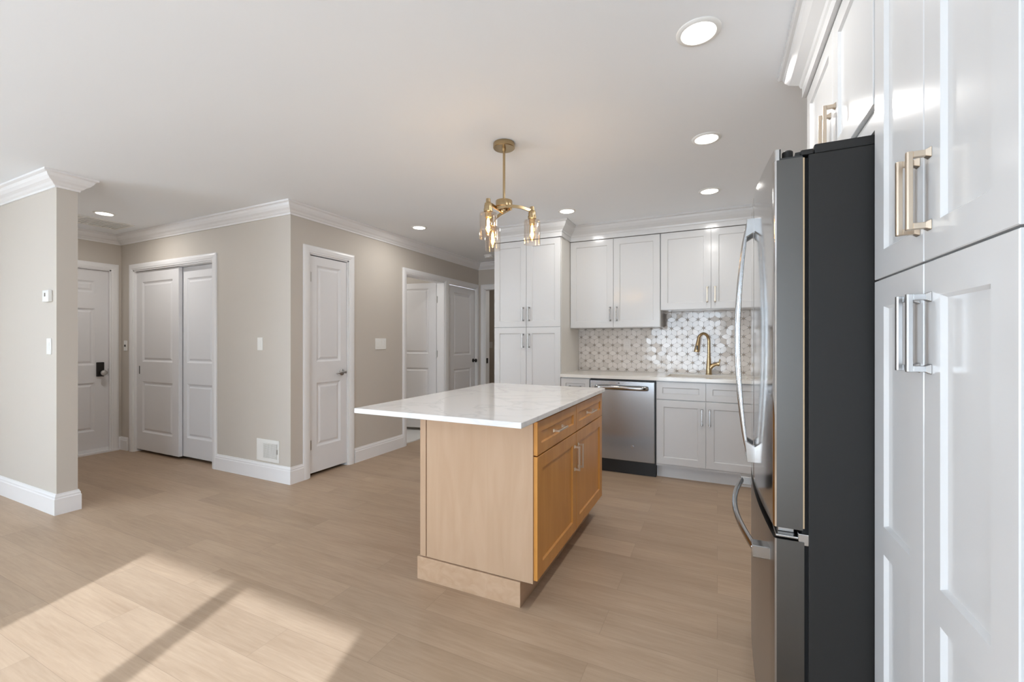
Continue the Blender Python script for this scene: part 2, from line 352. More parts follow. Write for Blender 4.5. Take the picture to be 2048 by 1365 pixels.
bm = nb(); casing(bm, ED0, ED1, DZ, onE); jamb(bm, ED0, ED1, DZ, YE, YE+T, 'x'); st = structure('trim_8', bm, 'trim', 'white casing around the dim end doorway', 'door casing')
bm = nb(); bx(bm, ED0+.012, ED0+.015, YE+.02, YE+.075, .90, .98); obj('strike_plate', bm, 'bronze', st)
bm = nb(); casing(bm, DF0, DF1, DFZ, onF); jamb(bm, DF0, DF1, DFZ, XL-T, XL, 'y'); bx(bm, XL-T, XL+.03, DF0-.06, DF1+.06, 0, .018); structure('trim_9', bm, 'trim', 'white casing and threshold around the front door', 'door casing')

# ------------------------------------------------------------------ doors
def two_panel(w, h, sw, zs):
    bm = nb(); panel(bm, w, h, [(sw, w-sw, a, b) for a, b in zs], MOULD, t=.035, e=.002); return bm
def hinge(parent, x, z, y=0):
    bm = nb(); lathe(bm, [(.006, z-.045), (.006, z+.045)], 10, (x, y-.004, 0)); bx(bm, x, x+.02, y-.0015, y+.001, z-.044, z+.044); obj('hinge', bm, 'hinge', parent)
def lever_bm(sgn):
    bm = nb(); lathe(bm, [(.031, 0), (.031, -.006), (.026, -.011), (.012, -.013), (.010, -.05), (.013, -.055)], 24, axis='y')
    tube(bm, [(0, -.048, 0), (sgn*.02, -.05, .003), (sgn*.05, -.05, .004), (sgn*.085, -.047, -.002), (sgn*.105, -.044, -.006)], [.009, .009, .008, .0075, .006], 10); return bm
def knob_bm():
    bm = nb(); lathe(bm, [(.028, 0), (.028, -.006), (.012, -.010), (.010, -.03), (.024, -.038), (.028, -.05), (.024, -.06), (.01, -.064)], 20, axis='y'); return bm
ZS = [(.235, .825), (1.02, 1.915)]
# door_1: front door on the left wall (faces +X)
structure('trim_10', boxes((XL-T, XL-.082, DF0+.012, DF1-.012, 2.015, 2.033), (XL-T, XL-.082, DF0+.012, DF0+.03, .018, 2.015), (XL-T, XL-.082, DF1-.03, DF1-.012, .018, 2.015)), 'trim', 'white stop strips behind the front door', 'door stop')
d = thing('door_1', 'white six panel front door with black keypad lock', 'door', (XL-.035, DF0+.012, .022), R(90), kind='structure')
W = DF1-DF0-.024; bm = nb(); c = W/2
cols = ((.115, c-.05), (c+.05, W-.115))
panel(bm, W, 2.010, [(a, b, z0, z1) for a, b in cols for z0, z1 in ((.225, .76), (.955, 1.58), (1.755, 1.885))], MOULD, t=.044, e=.002)
obj('door_slab', bm, 'door', d)
bm = nb(); bx(bm, 0, W, -.008, .0, -.005, .028); obj('door_sweep', bm, 'trim', d)
lk = obj('lock_plate', boxes((W-.106, W-.04, -.022, 0, .826, .985)), 'bronze', d, bevel=.006)
bm = nb(); lathe(bm, [(.012, -.02), (.010, -.05), (.027, -.058), (.031, -.072), (.026, -.084), (.01, -.088)], 20, (W-.062, 0, .868), 'y'); obj('knob', bm, 'hinge', lk, smooth=False)
lathe_b = nb(); bx(lathe_b, W-.001, W+.0015, -.003, .02, .83, .91); obj('latch', lathe_b, 'bronze', d)
# sliding closet doors (face -Y)
def closet(n, x0, x1, y, label, pull):
    t = thing(n, label, 'closet door', (x0, y, .03), 0, kind='structure'); w = x1-x0
    obj('door_slab', two_panel(w, 1.99, .115, [(.20, .765), (.985, 1.87)]), 'door', t)
    if pull: obj('finger_pull', boxes((.05, .066, -.0015, .004, .845, .935)), 'bronze', t)
closet('door_2', CL0+.014, -5.085, YC+.025, 'left white sliding closet door with dark finger pull', True)
closet('door_3', -5.13, CL1-.014, YC+.068, 'right white sliding closet door with black gap above', False)
# narrow door beside the corner, hall closet door (face +X)
d = thing('door_4', 'narrow white door beside the wall corner with nickel lever', 'door', (XC-.012, PD0+.014, .03), R(90), kind='structure'); W = PD1-PD0-.028
obj('door_slab', two_panel(W, 1.995, .078, ZS), 'door', d)
for z in (.26, 1.80): hinge(d, .001, z)
obj('lever_handle', lever_bm(-1), 'nickel', d, (W-.062, 0, .905))
d = thing('door_6', 'closed white door at the hall end with dark knob', 'door', (XC-.012, LD0+.014, .02), R(90), kind='structure'); W = LD1-LD0-.028
obj('door_slab', two_panel(W, 2.005, .13, ZS), 'door', d)
for z in (.2, 1.05, 1.80): hinge(d, .001, z)
obj('door_knob', knob_bm(), 'bronze', d, (W-.062, 0, .93))
# bathroom door, swung into the bathroom (front of leaf faces -Y)
d = thing('door_5', 'white bathroom door standing open with nickel hinges', 'door', (XC-T-.005, BD1-.014, .05), R(11), kind='structure')
bm = nb(); W = .77; panel(bm, W, 1.99, [(.115, W-.115, a, b) for a, b in ZS], MOULD, t=.035, x0=-W)
obj('door_slab', bm, 'door', d)
for z in (.2, 1.02, 1.76):
    bm = nb(); lathe(bm, [(.007, z-.045), (.007, z+.045)], 10, (.008, -.006, 0)); bx(bm, .008, .045, -.002, .001, z-.044, z+.044); obj('hinge', bm, 'hinge', d)

# ------------------------------------------------------------------ cabinet hardware and doors
def pull_bm(L=.142, horiz=False):
    bm = nb(); h = L/2
    prism(bm, [(-.0055, -.031), (-.0035, -.034), (.0035, -.034), (.0055, -.031), (.0055, -.0245), (-.0055, -.0245)], -h, h)
    for s in (-1, 1):
        z = s*(h-.006)
        bx(bm, -.005, .005, -.0246, -.004, z-.0055, z+.0055)
        A = [(-.005, -.007), (.005, -.007)]
        v0 = [bm.verts.new((x, -.008, z+k)) for x, k in ((-.005, -.0055), (.005, -.0055), (.005, .0055), (-.005, .0055))]
        v1 = [bm.verts.new((x, 0, z+k)) for x, k in ((-.009, -.0095), (.009, -.0095), (.009, .0095), (-.009, .0095))]
        bm.faces.new(v0); bm.faces.new(v1)
        for i in range(4): bm.faces.new((v0[i], v0[(i+1) % 4], v1[(i+1) % 4], v1[i]))
    if horiz: bmesh.ops.rotate(bm, verts=bm.verts, cent=(0, 0, 0), matrix=Matrix.Rotation(R(90), 3, 'Y'))
    return bm
def leaf(parent, x0, x1, z0, z1, y=0, frame=.06, kind='door', m='cab', rail=None, pull=None, pm='nickel', horiz=False, L=.142):
    w, h = x1-x0, z1-z0
    ops = [(frame, w-frame, frame, h-frame)] if rail is None else [(frame, w-frame, frame, rail[0]-z0), (frame, w-frame, rail[1]-z0, h-frame)]
    bm = nb(); panel(bm, w, h, ops, SHAKER)
    o = obj(kind, bm, m, parent, (x0, y, z0))
    if pull: obj('handle', pull_bm(L, horiz), pm, o, (pull[0]-x0, 0, pull[1]-z0), bevel=.0008, seg=1)
    return o

# ---- tall pantry cabinet on the back wall
t = thing('pantry_cabinet', 'tall white four door cabinet at the left end of the back run', 'cabinet', (-2.161, 4.104, 0)); W = .749
obj('cabinet_body', boxes((0, W, .019, YK-4.104-.001, .11, 2.288), (.0, W, .075, .5, 0, .11)), 'cab', t)
obj('side_panel', boxes((W, W+.0015, .019, YK-4.104-.002, .0, 2.288)), 'cabside', t)
c = W/2
for x0, x1, px in ((.002, c-.0015, c-.033), (c+.0015, W-.002, c+.033)):
    leaf(t, x0, x1, 1.388, 2.284, pull=(px, 1.522), pm='nickel'); leaf(t, x0, x1, .115, 1.384, pull=(px, 1.246), pm='nickel')
# ---- wall cabinets
def wallcab(label, x0, x1, z0, c, pm, pz, name='wall_cabinet'):
    t = thing(name, label, 'cabinet', (x0, 4.402, 0), group='wall cabinets on the back wall'); W = x1-x0; z1 = 2.288
    obj('cabinet_body', boxes((0, W, .019, YK-4.402-.001, z0, z1)), 'cab', t)
    for a, b, px in ((.003, c-x0-.0015, c-x0-.033), (c-x0+.0015, W-.003, c-x0+.033)): leaf(t, a, b, z0+.004, z1-.004, pull=(px, pz), pm=pm)
wallcab('white double door wall cabinet hung over the dishwasher', -1.408, -.500, 1.378, -.953, 'nickel', 1.518)
wallcab('shorter white wall cabinet hung above the sink and faucet', -.498, .394, 1.540, -.052, 'gold', 1.676)
t = thing('wall_cabinet', 'white wall cabinet in the back corner behind the refrigerator', 'cabinet', (.396, 4.402, 0), group='wall cabinets on the back wall')
obj('cabinet_body', boxes((0, .553, .019, .316, 1.378, 2.288)), 'cab', t); leaf(t, .003, .55, 1.382, 2.284, pull=(.035, 1.518), pm='nickel')
# ---- base cabinets
t = thing('base_cabinet', 'narrow white drawer cabinet between tall cabinet and dishwasher', 'cabinet', (-1.410, 4.104, 0), group='base cabinets under the back counter'); W = .296
obj('cabinet_body', boxes((0, W, .019, .614, .11, .884), (0, W, .075, .5, 0, .11)), 'cab', t)
leaf(t, .003, W-.003, .716, .875, frame=.045, kind='drawer', pull=(W/2, .795), pm='nickel', horiz=True, L=.12); leaf(t, .003, W-.003, .135, .71, pull=(W-.035, .60), pm='nickel')
t = thing('sink_cabinet', 'white sink base cabinet with two false drawers and two doors', 'cabinet', (-.503, 4.104, 0), group='base cabinets under the back counter'); W = .83
obj('cabinet_body', boxes((0, W, .019, .10, .11, .884), (0, .018, .10, .614, .11, .884), (W-.018, W, .10, .614, .11, .884), (.018, W-.018, .10, .614, .11, .13)), 'cab', t)
obj('toe_kick', boxes((0, W, .07, .09, 0, .11)), 'cab', t)
c = .413
for a, b, px in ((.004, c-.0015, c-.031), (c+.0015, W-.004, c+.031)):
    leaf(t, a, b, .717, .875, frame=.05, kind='drawer'); leaf(t, a, b, .134, .711, pull=(px, .575), pm='nickel')
t = thing('base_cabinet', 'white corner base cabinet hidden behind the refrigerator', 'cabinet', (.330, 4.104, 0), group='base cabinets under the back counter'); W = .615
obj('cabinet_body', boxes((0, W, .019, .614, .11, .884), (0, W, .075, .5, 0, .11)), 'cab', t); leaf(t, .003, W-.003, .134, .875, pull=(.04, .66), pm='nickel')
# ---- counter, sink, faucet
zt0, zt1 = .886, .915; sx0, sx1, sy0, sy1 = -.425, .245, 4.225, 4.59
o = obj('kitchen_countertop', boxes((-1.4095, sx0, 4.08, YK-.001, zt0, zt1), (sx1, XR-.001, 4.08, YK-.001, zt0, zt1), (sx0, sx1, 4.08, sy0, zt0, zt1), (sx0, sx1, sy1, YK-.001, zt0, zt1)), 'ivory')
tag(o, 'pale ivory stone countertop with sink cutout along the back wall', 'countertop')
t = thing('kitchen_sink', 'ivory undermount sink set into the back countertop', 'sink', ((sx0+sx1)/2, (sy0+sy1)/2, .70)); a, b = (sx1-sx0)/2+.004, (sy1-sy0)/2+.004
obj('basin', boxes((-a-.012, a+.012, -b-.012, b+.012, 0, .012), (-a-.012, -a, -b-.012, b+.012, .012, .184), (a, a+.012, -b-.012, b+.012, .012, .184), (-a, a, -b-.012, -b, .012, .184), (-a, a, b, b+.012, .012, .184)), 'sink', t)
bm = nb(); lathe(bm, [(.045, .0125), (.045, .016), (.02, .014)], 24); obj('drain', bm, 'nickel', t)
t = thing('kitchen_faucet', 'brushed gold pull down gooseneck faucet behind the sink', 'faucet', (-.075, 4.645, zt1), R(0))
bm = nb(); lathe(bm, [(.030, 0), (.030, .006), (.026, .010), (.025, .06), (.022, .10), (.017, .16), (.014, .2)], 24); obj('faucet_body', bm, 'brass', t)
dx, dy = -.86, -.5
arc = [(0, .19)] + [(0, .25), (0, .31)] + [(.055-.055*math.cos(a), .325+.075*math.sin(a)) for a in [math.pi*k/12 for k in range(0, 11)]]
arc2 = [(u*dx, u*dy, z) for u, z in arc]
bm = nb(); tube(bm, arc2, [.0135]*len(arc2), 14); obj('spout', bm, 'brass', t)
e = Vector(arc2[-1]); dn = Vector((dx*.16, dy*.16, -1)).normalized()
bm = nb(); tube(bm, [e-dn*.004, e+dn*.03, e+dn*.075, e+dn*.135, e+dn*.145], [.0135, .016, .020, .0255, .024], 16); sp = obj('spray_head', bm, 'brass', t)
q = e+dn*.10; bm = nb(); bx(bm, -.006, .006, -.030, -.015, -.02, .02); obj('spray_button', bm, 'black', sp, q)
bm = nb(); tube(bm, [(.005, 0, .055), (.03, -.004, .085), (.06, -.008, .10), (.082, -.011, .103)], [.022, .019, .015, .017], 14); tube(bm, [(.078, -.011, .103), (.094, -.013, .104)], [.021, .019], 14)
tube(bm, [(.088, -.012, .10), (.094, -.012, .125), (.096, -.012, .15)], [.008, .007, .005], 10); obj('faucet_handle', bm, 'brass', t)
# ---- dishwasher
t = thing('dishwasher', 'stainless dishwasher with towel bar handle under the back counter', 'dishwasher', (-1.112, 4.085, 0)); W = .607
obj('surround', boxes((0, W, .03, .62, .115, .884), (0, W, .045, .07, .02, .115)), 'black', t)
bm = nb(); bx(bm, .006, W-.008, 0, .028, .13, .868); dp = obj('door', bm, 'dwsteel', t, bevel=.004)
bm = nb(); path = [(.062+.008*0, -.004, .806), (.062, -.02, .806), (.075, -.033, .806)] + [(.075+(W-.155)*k/10, -.035-.012*math.sin(math.pi*k/10), .806) for k in range(1, 10)] + [(W-.08, -.033, .806), (W-.067, -.02, .806), (W-.067, -.004, .806)]
tube(bm, path, .0195, 10, sq=(.45, 1.0), up=(0, 0, 1)); obj('handle', bm, 'chrome', dp)
bm = nb(); lathe(bm, [(.016, 0), (.016, -.0015), (.0135, -.002), (.0135, -.0008)], 28, (.402, 0, .262), 'y', caps=True); obj('badge', bm, 'nickel', dp)
bm = nb(); bx(bm, .27, .285, -.0008, .001, .845, .851); obj('indicator', bm, 'black', dp)
bm = nb(); bx(bm, 0, W, .04, .06, .0, .118); obj('kick_plate', bm, 'black', t)
# ---- backsplash
def backsplash():
    bm = nb(); a = .1005; x0, x1, z1 = -1.409, .949, 1.5395
    y = YK-.004
    bx(bm, x0, -.499, y, YK-.0005, zt1, 1.377); bx(bm, -.499, .395, y, YK-.0005, zt1, z1); bx(bm, .395, x1, y, YK-.0005, zt1, 1.377)
    hgt = a*math.sqrt(3)/2; zo = zt1+.022
    def top(x): return z1 if -.499 < x < .395 else 1.377
    def add(pts, mi, dep, tilt=True):
        cx = sum(p[0] for p in pts)/len(pts); 
        if any(p[0] < x0 or p[0] > x1 or p[1] < zt1+.001 for p in pts) or any(p[1] > min(top(q[0]) for q in pts)-.001 for p in pts):
            # clip to the tiled field
            pts = [(min(max(p[0], x0+.001), x1-.001), min(max(p[1], zt1+.001), top(cx)-.001)) for p in pts]
            u = []
            for p in pts:
                if not u or (abs(p[0]-u[-1][0])+abs(p[1]-u[-1][1])) > 1e-4: u.append(p)
            if len(u) > 1 and abs(u[0][0]-u[-1][0])+abs(u[0][1]-u[-1][1]) < 1e-4: u.pop()
            pts = u
            if len(pts) < 3: return
            ar = abs(sum(p[0]*q[1]-q[0]*p[1] for p, q in zip(pts, pts[1:]+pts[:1])))/2
            if ar < 1e-5: return
        cz = sum(p[1] for p in pts)/len(pts); tx, tz = (random.gauss(0, .012), random.gauss(0, .012)) if tilt else (0, 0)
        F = [bm.verts.new((p[0], y-dep+(p[0]-cx)*tx+(p[1]-cz)*tz, p[1])) for p in pts]; B = [bm.verts.new((p[0], y+.001, p[1])) for p in pts]
        bm.faces.new(F).material_index = mi; n = len(pts)
        for i in range(n): bm.faces.new((F[i], F[(i+1) % n], B[(i+1) % n], B[i])).material_index = mi
    nr = int(.7/hgt)+2
    for j in range(-1, nr):
        for i in range(-1, 26):
            px, pz = x0+.03+a*i+(a/2 if j % 2 else 0), zo+hgt*j
            if not (x0-a < px < x1+a) or pz > z1+a: continue
            for k in range(3):
                an = math.pi/3*k; u = Vector((math.cos(an), math.sin(an))); v = Vector((-u.y, u.x)); c0 = Vector((px, pz)) + u*a/2
                if c0.y > top(c0.x)+.03: continue
                Lh, Wh = a/2-.011, a/(2*math.sqrt(3))-.0024
                pts = []
                for s1, s2 in ((-1.0, -.10), (-.55, -.62), (0, -1), (.55, -.62), (1.0, -.10), (1.0, .10), (.55, .62), (0, 1), (-.55, .62), (-1.0, .10)):
                    wv = s2*Wh
                    pts.append(tuple(c0 + u*(s1*Lh) + v*wv))
                add(pts, 1, .0022)
            def hexa(cx, cz, r, mi):
                if cx-r < x0 or cx+r > x1 or cz-r < zt1 or cz+r > top(cx): return
                add([(cx+r*math.cos(math.pi/3*q+math.pi/6), cz+r*math.sin(math.pi/3*q+math.pi/6)) for q in range(6)], mi, .0022)
            hexa(px, pz, .0075, 2)
            for s in (1, -1): hexa(px, pz+s*a/math.sqrt(3), .0038, 2)
    return bm
o = obj('backsplash', backsplash(), ['grout', 'tile', 'dot']); tag(o, 'marble petal mosaic backsplash with small tan dots', 'backsplash')

# ------------------------------------------------------------------ island
ix0, ix1, iy0, iy1, iz0, iz1 = -1.645, -.726, 1.617, 3.082, .880, .905
o = obj('island_countertop', boxes((ix0, ix1, iy0, iy1, iz0, iz1)), 'quartz', bevel=.003); tag(o, 'white quartz slab with faint grey veins on the maple island', 'countertop')
# faces +X: local x -> +Y, local y -> -X
FX, BY0, BY1 = -.745, 1.835, 3.072
t = thing('kitchen_island', 'warm maple island cabinet with two drawers and two doors', 'kitchen island', (FX, BY0, 0), R(90)); W = BY1-BY0
obj('cabinet_body', boxes((.012, W, .022, .655, .128, iz0)), 'maple', t)
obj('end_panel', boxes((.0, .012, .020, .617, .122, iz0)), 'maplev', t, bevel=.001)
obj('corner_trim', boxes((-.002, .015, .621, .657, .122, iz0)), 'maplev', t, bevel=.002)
obj('plinth', boxes((-.006, W-.05, .082, .672, 0, .118)), 'mapleh', t, bevel=.001)
c = .611
for a, b, px, dxm in ((.006, c-.0015, c-.035, 0), (c+.0015, W-.004, c+.035, 0)):
    leaf(t, a, b, .713, iz0-.012, frame=.048, kind='drawer', m='maple', pull=((a+b)/2+(-.02), .79), pm='gold', horiz=True)
    leaf(t, a, b, .137, .707, frame=.063, m='maple', pull=(px, .565), pm='gold')

# ------------------------------------------------------------------ right side: pantry, refrigerator, bridge cabinet
PX = .345
# faces -X: local x -> -Y, local y -> +X ; origin at the far (high Y) end
t = thing('pantry_cabinet', 'tall glossy white pantry close on the right beside the refrigerator', 'cabinet', (PX, 1.332, 0), R(-90)); W = .59
obj('cabinet_body', boxes((0, W, .020, .60, .11, 2.288), (.0, W, .08, .5, 0, .11)), 'cab', t, bevel=.001)
for a, b, px in ((.006, .2815, .2595), (.2845, .563, .3085)):
    leaf(t, a, b, 1.388, 2.284, frame=.062, pull=(px, 1.514), pm='gold')
    leaf(t, a, b, .115, 1.384, frame=.062, rail=(.752, .812), pull=(px, 1.255), pm='nickel')
obj('filler_strip', boxes((.568, W, .006, .020, .11, 2.288)), 'cab', t)
t = thing('wall_cabinet', 'white double door cabinet mounted above the refrigerator', 'cabinet', (PX, 2.205, 0), R(-90)); W = .870
obj('cabinet_body', boxes((0, W, .020, .60, 1.80, 2.288)), 'cab', t)
for a, b, px in ((.004, .4585, .425), (.4615, W-.004, .495)):
    leaf(t, a, b, 1.822, 2.284, pull=(px, 1.936), pm='gold')
obj('filler_strip', boxes((0, W, .012, .0195, 1.798, 1.818)), 'cabside', t)
obj('filler_board', boxes((0, W, .003, .0195, 1.757, 1.7975)), 'cab', t)

t = thing('refrigerator', 'stainless french door refrigerator with dark charcoal sides', 'refrigerator', (.137, 2.172, 0), R(-90)); W = .827
def bowx(v): return -.020*(1-((v-W/2)/(W/2))**2)          # local depth of the door front
def front(a, b, t_back, n=14, r=.006):
    pts = [(a+(b-a)*k/n, bowx(a+(b-a)*k/n)) for k in range(n+1)]
    pts[0] = (a+r, pts[0][1]); pts[-1] = (b-r, pts[-1][1])
    return [(a, t_back), (a, pts[0][1]+r), (a+.0018, pts[0][1]+.0018)] + pts + [(b-.0018, pts[-1][1]+.0018), (b, pts[-1][1]+r), (b, t_back)]
def slab(a, b, z0, z1, t_back):
    bm = nb(); pts = front(a, b, t_back); prism(bm, pts, z0, z1)
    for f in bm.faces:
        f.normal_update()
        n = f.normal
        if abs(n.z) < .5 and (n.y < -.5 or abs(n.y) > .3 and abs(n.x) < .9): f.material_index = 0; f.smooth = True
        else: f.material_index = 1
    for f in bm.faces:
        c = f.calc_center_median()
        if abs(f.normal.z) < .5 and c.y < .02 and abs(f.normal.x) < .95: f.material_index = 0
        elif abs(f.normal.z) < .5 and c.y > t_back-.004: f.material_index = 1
    return bm
obj('case', boxes((0, W, .077, .79, .025, 1.727)), 'charcoal', t, bevel=.003)
obj('gasket', boxes((.008, W-.008, .064, .078, .05, 1.72)), 'gap', t)
for k, (a, b) in enumerate(((0, W/2-.002), (W/2+.002, W))):
    o = obj('door', slab(a, b, .745, 1.7225, .065), ['steel', 'steelside'], t)
    if k: obj('edge_reflection', boxes((b-.004, b-.0002, .0652, .0685, .75, 1.72)), 'tan', o)  # thin strip standing in for the edge reflection
    bm = nb(); pts = front(a, b, .012, r=.004); prism(bm, [(x, y) for x, y in pts], 1.7226, 1.7515); obj('top_lip', bm, ['steel'], o)
    obj('top_cap', boxes((a+.002, b-.002, .0125, .064, 1.7226, 1.7275), (a+.002, b-.002, .0125, .0155, 1.7275, 1.752)), 'black', o)
    hx = a+.03 if k == 0 else b-.03
    bm = nb(); lathe(bm, [(.013, 1.7275), (.013, 1.750), (.010, 1.753)], 18, (hx, .034, 0)); prism(bm, [(hx-.012, .05), (hx+.012, .05), (hx+.02, .085), (hx-.02, .085)], 1.728, 1.742); obj('hinge_cap', bm, 'charcoal', o)
    cxh = W/2 + (-.048 if k == 0 else .048)
    pts = [(cxh, bowx(cxh)-.021-.031*math.sin(math.pi*(q/16))**.8, .85+.80*q/16) for q in range(17)]
    bm = nb(); tube(bm, pts, [.0068+.0034*math.sin(math.pi*q/16) for q in range(17)], 12, sq=(.8, .62), up=(1, 0, 0))
    for z0, z1, zz in ((1.60, 1.664, 1.65), (.822, .895, .85)):
        f0 = [(bowx(cxh)+.003, z0), (bowx(cxh)+.003, z1), (bowx(cxh)-.028, z1-.006 if zz > 1.2 else z0+.055), (bowx(cxh)-.028, z1-.05 if zz > 1.2 else z0+.004)]
        if zz > 1.2: f0 = [(bowx(cxh)+.003, z0+.02), (bowx(cxh)+.003, z1), (bowx(cxh)-.024, z1), (bowx(cxh)-.030, z0)]
        else: f0 = [(bowx(cxh)+.003, z0), (bowx(cxh)+.003, z1-.02), (bowx(cxh)-.030, z1), (bowx(cxh)-.024, z0)]
        prism(bm, f0, cxh-.010, cxh+.010, 'x')
    obj('handle', bm, 'chrome', o, bevel=.0008, seg=1)
o = obj('freezer_drawer', slab(0, W, .085, .714, .068), ['drawersteel', 'steelside'], t)
pts = [(.07+(W-.14)*q/18, bowx(.07+(W-.14)*q/18)-.034-.026*math.sin(math.pi*q/18), .648) for q in range(19)]
bm = nb(); tube(bm, pts, .0145, 12, sq=(.62, .9), up=(0, 0, 1))
for v in (.07, W-.07): bx(bm, v-.022, v+.022, bowx(v)-.042, bowx(v)+.004, .631, .665)
obj('handle', bm, 'darkchrome', o, bevel=.002, seg=1)
bm = nb(); bx(bm, W-.075, W-.006, .004, .07, .717, .724); bx(bm, W-.07, W-.03, .012, .05, .724, .738); bx(bm, W-.018, W-.002, .055, .082, .705, .735); obj('middle_hinge', bm, 'nickel', t, bevel=.002)
bm = nb(); bx(bm, .002, W-.002, .09, .55, 1.7275, 1.752); bx(bm, .002, W-.002, .060, .09, 1.7275, 1.742); obj('hinge_cover', bm, 'charcoal', t, bevel=.004)
bm = nb(); bx(bm, .01, W-.01, .06, .70, 0, .03); obj('base_grille', bm, 'black', t)

# ------------------------------------------------------------------ lights on the ceiling
def downlight(x, y, label, power, r=.082):
    t = thing('recessed_light', label, 'ceiling light', (x, y, H), group='round recessed ceiling lights')
    bm = nb(); lathe(bm, [(r-.020, -.004), (r-.018, -.007), (r-.004, -.005), (r, -.001), (r, 0), (r-.020, 0)], 40, caps=False)
    obj('trim_ring', bm, 'plastic', t)
    bm = nb(); lathe(bm, [(r-.0195, 0), (r-.0195, -.0045)], 40); obj('diffuser', bm, 'led', t)
    d = bpy.data.lights.new('recessed_lamp', 'AREA'); d.shape = 'DISK'; d.size = 2*(r-.022); d.energy = power; d.color = (1, .97, .93)
    l = bpy.data.objects.new('recessed_lamp', d); C.objects.link(l); l.parent = t; l.location = (0, 0, -.008)
LP = 4.0
downlight(-.066, 1.824, 'largest round ceiling light, nearest the tall pantry', LP*1.2)
downlight(-.058, 2.800, 'round ceiling light before the refrigerator, middle of the right row', LP*1.5)
downlight(-.056, 3.787, 'round ceiling light above the sink end of the right row', LP*.8)
downlight(-1.248, 3.806, 'round ceiling light just above the tall cabinet crown', LP*.7)
downlight(-2.835, 3.690, 'round ceiling light beside the crown of the hall wall', LP*1.1)
downlight(-5.188, 2.020, 'round ceiling light in the foyer near the ceiling vent', LP*1.6)

t = thing('chandelier', 'brass three arm chandelier with clear glass shades over the island', 'chandelier', (-1.168, 2.346, H))
bm = nb(); lathe(bm, [(.064, 0), (.066, -.004), (.066, -.028), (.062, -.032), (.015, -.032)], 36); obj('canopy', bm, 'brass', t)
bm = nb(); lathe(bm, [(.0075, -.03), (.0075, -.35)], 14); lathe(bm, [(.012, -.03), (.011, -.05)], 14); obj('rod', bm, 'brass', t)
bm = nb(); lathe(bm, [(.010, -.345), (.049, -.348), (.051, -.352), (.051, -.385), (.047, -.389), (.02, -.391), (.018, -.412), (.006, -.416)], 36); obj('hub', bm, 'brass', t)
cs, sn = math.cos(YAW), math.sin(YAW)
for ux, uy in ((.170, -.006), (-.087, -.155), (-.076, .165)):
    X, Y = ux*cs-uy*sn, ux*sn+uy*cs; ang = math.atan2(Y, X); rr = math.hypot(X, Y)
    pol = lambda t, r: Vector((r*math.cos(t), r*math.sin(t), 0))
    A0, A1, A2 = pol(ang-2.5, .050), pol(ang-1.15, .062), pol(ang, rr+.012); pts = []
    for k in range(17):
        s = k/16; v = A0*(1-s)**2 + A1*2*s*(1-s) + A2*s*s
        pts.append((v.x, v.y, -.402+.010*math.sin(math.pi*min(1, s*1.1))-.016*max(0, s-.75)*3))
    bm = nb(); tube(bm, pts, .0125, 4, sq=(.55, 1.0), up=(0, 0, 1)); a = obj('arm', bm, 'brass', t, bevel=.001, seg=1)
    lx, ly, lz = X, Y, -.408
    bm = nb(); lathe(bm, [(.012, lz+.022), (.014, lz), (.020, lz-.004), (.023, lz-.018), (.023, lz-.034), (.026, lz-.036), (.026, lz-.052), (.019, lz-.056), (.018, lz-.085)], 24, (lx, ly, 0)); so = obj('socket', bm, 'brass', a)
    bm = nb(); z0 = lz-.054
    lathe(bm, [(.020, z0), (.047, z0-.006), (.050, z0-.014), (.050, z0-.151), (.0475, z0-.151), (.0475, z0-.014), (.045, z0-.0085), (.020, z0-.003)], 40, (lx, ly, 0), caps=False); obj('glass_shade', bm, 'shade', a)
    bm = nb(); lathe(bm, [(.011, z0-.028), (.016, z0-.045), (.0165, z0-.11), (.010, z0-.128), (.002, z0-.134)], 20, (lx, ly, 0)); obj('bulb', bm, 'bulb', a)
    bm = nb(); lathe(bm, [(.003, z0-.035), (.0075, z0-.05), (.0075, z0-.105), (.003, z0-.118)], 10, (lx, ly, 0)); obj('filament', bm, 'filament', a)
    d = bpy.data.lights.new('bulb_lamp', 'POINT'); d.energy = 1.7; d.shadow_soft_size = .0158; d.color = (1, .72, .42)
    l = bpy.data.objects.new('bulb_lamp', d); C.objects.link(l); l.parent = t; l.location = (lx, ly, z0-.08)

def added_room_lamp(x, y, label, power):  # lamp added out of view to brighten a closed room
    t = thing('added_ceiling_lamp', label, 'ceiling light', (x, y, H))
    bm = nb(); lathe(bm, [(.15, 0), (.15, -.02), (.145, -.025)], 32); obj('base_plate', bm, 'hinge', t)
    bm = nb(); lathe(bm, [(.14, -.0255), (.13, -.06), (.08, -.09), (.01, -.10)], 32); obj('bowl_shade', bm, 'led', t)
    d = bpy.data.lights.new('added_room_lamp', 'POINT'); d.energy = power; d.shadow_soft_size = .12; d.color = (1, .97, .93)
    l = bpy.data.objects.new('added_room_lamp', d); C.objects.link(l); l.parent = t; l.location = (0, 0, -.25)
added_room_lamp(-4.4, 4.0, 'added unseen bowl lamp brightening the bathroom behind the open door', 10)
added_room_lamp(-2.3, 6.6, 'added unseen bowl lamp brightening the bedroom past the end doorway', 6)

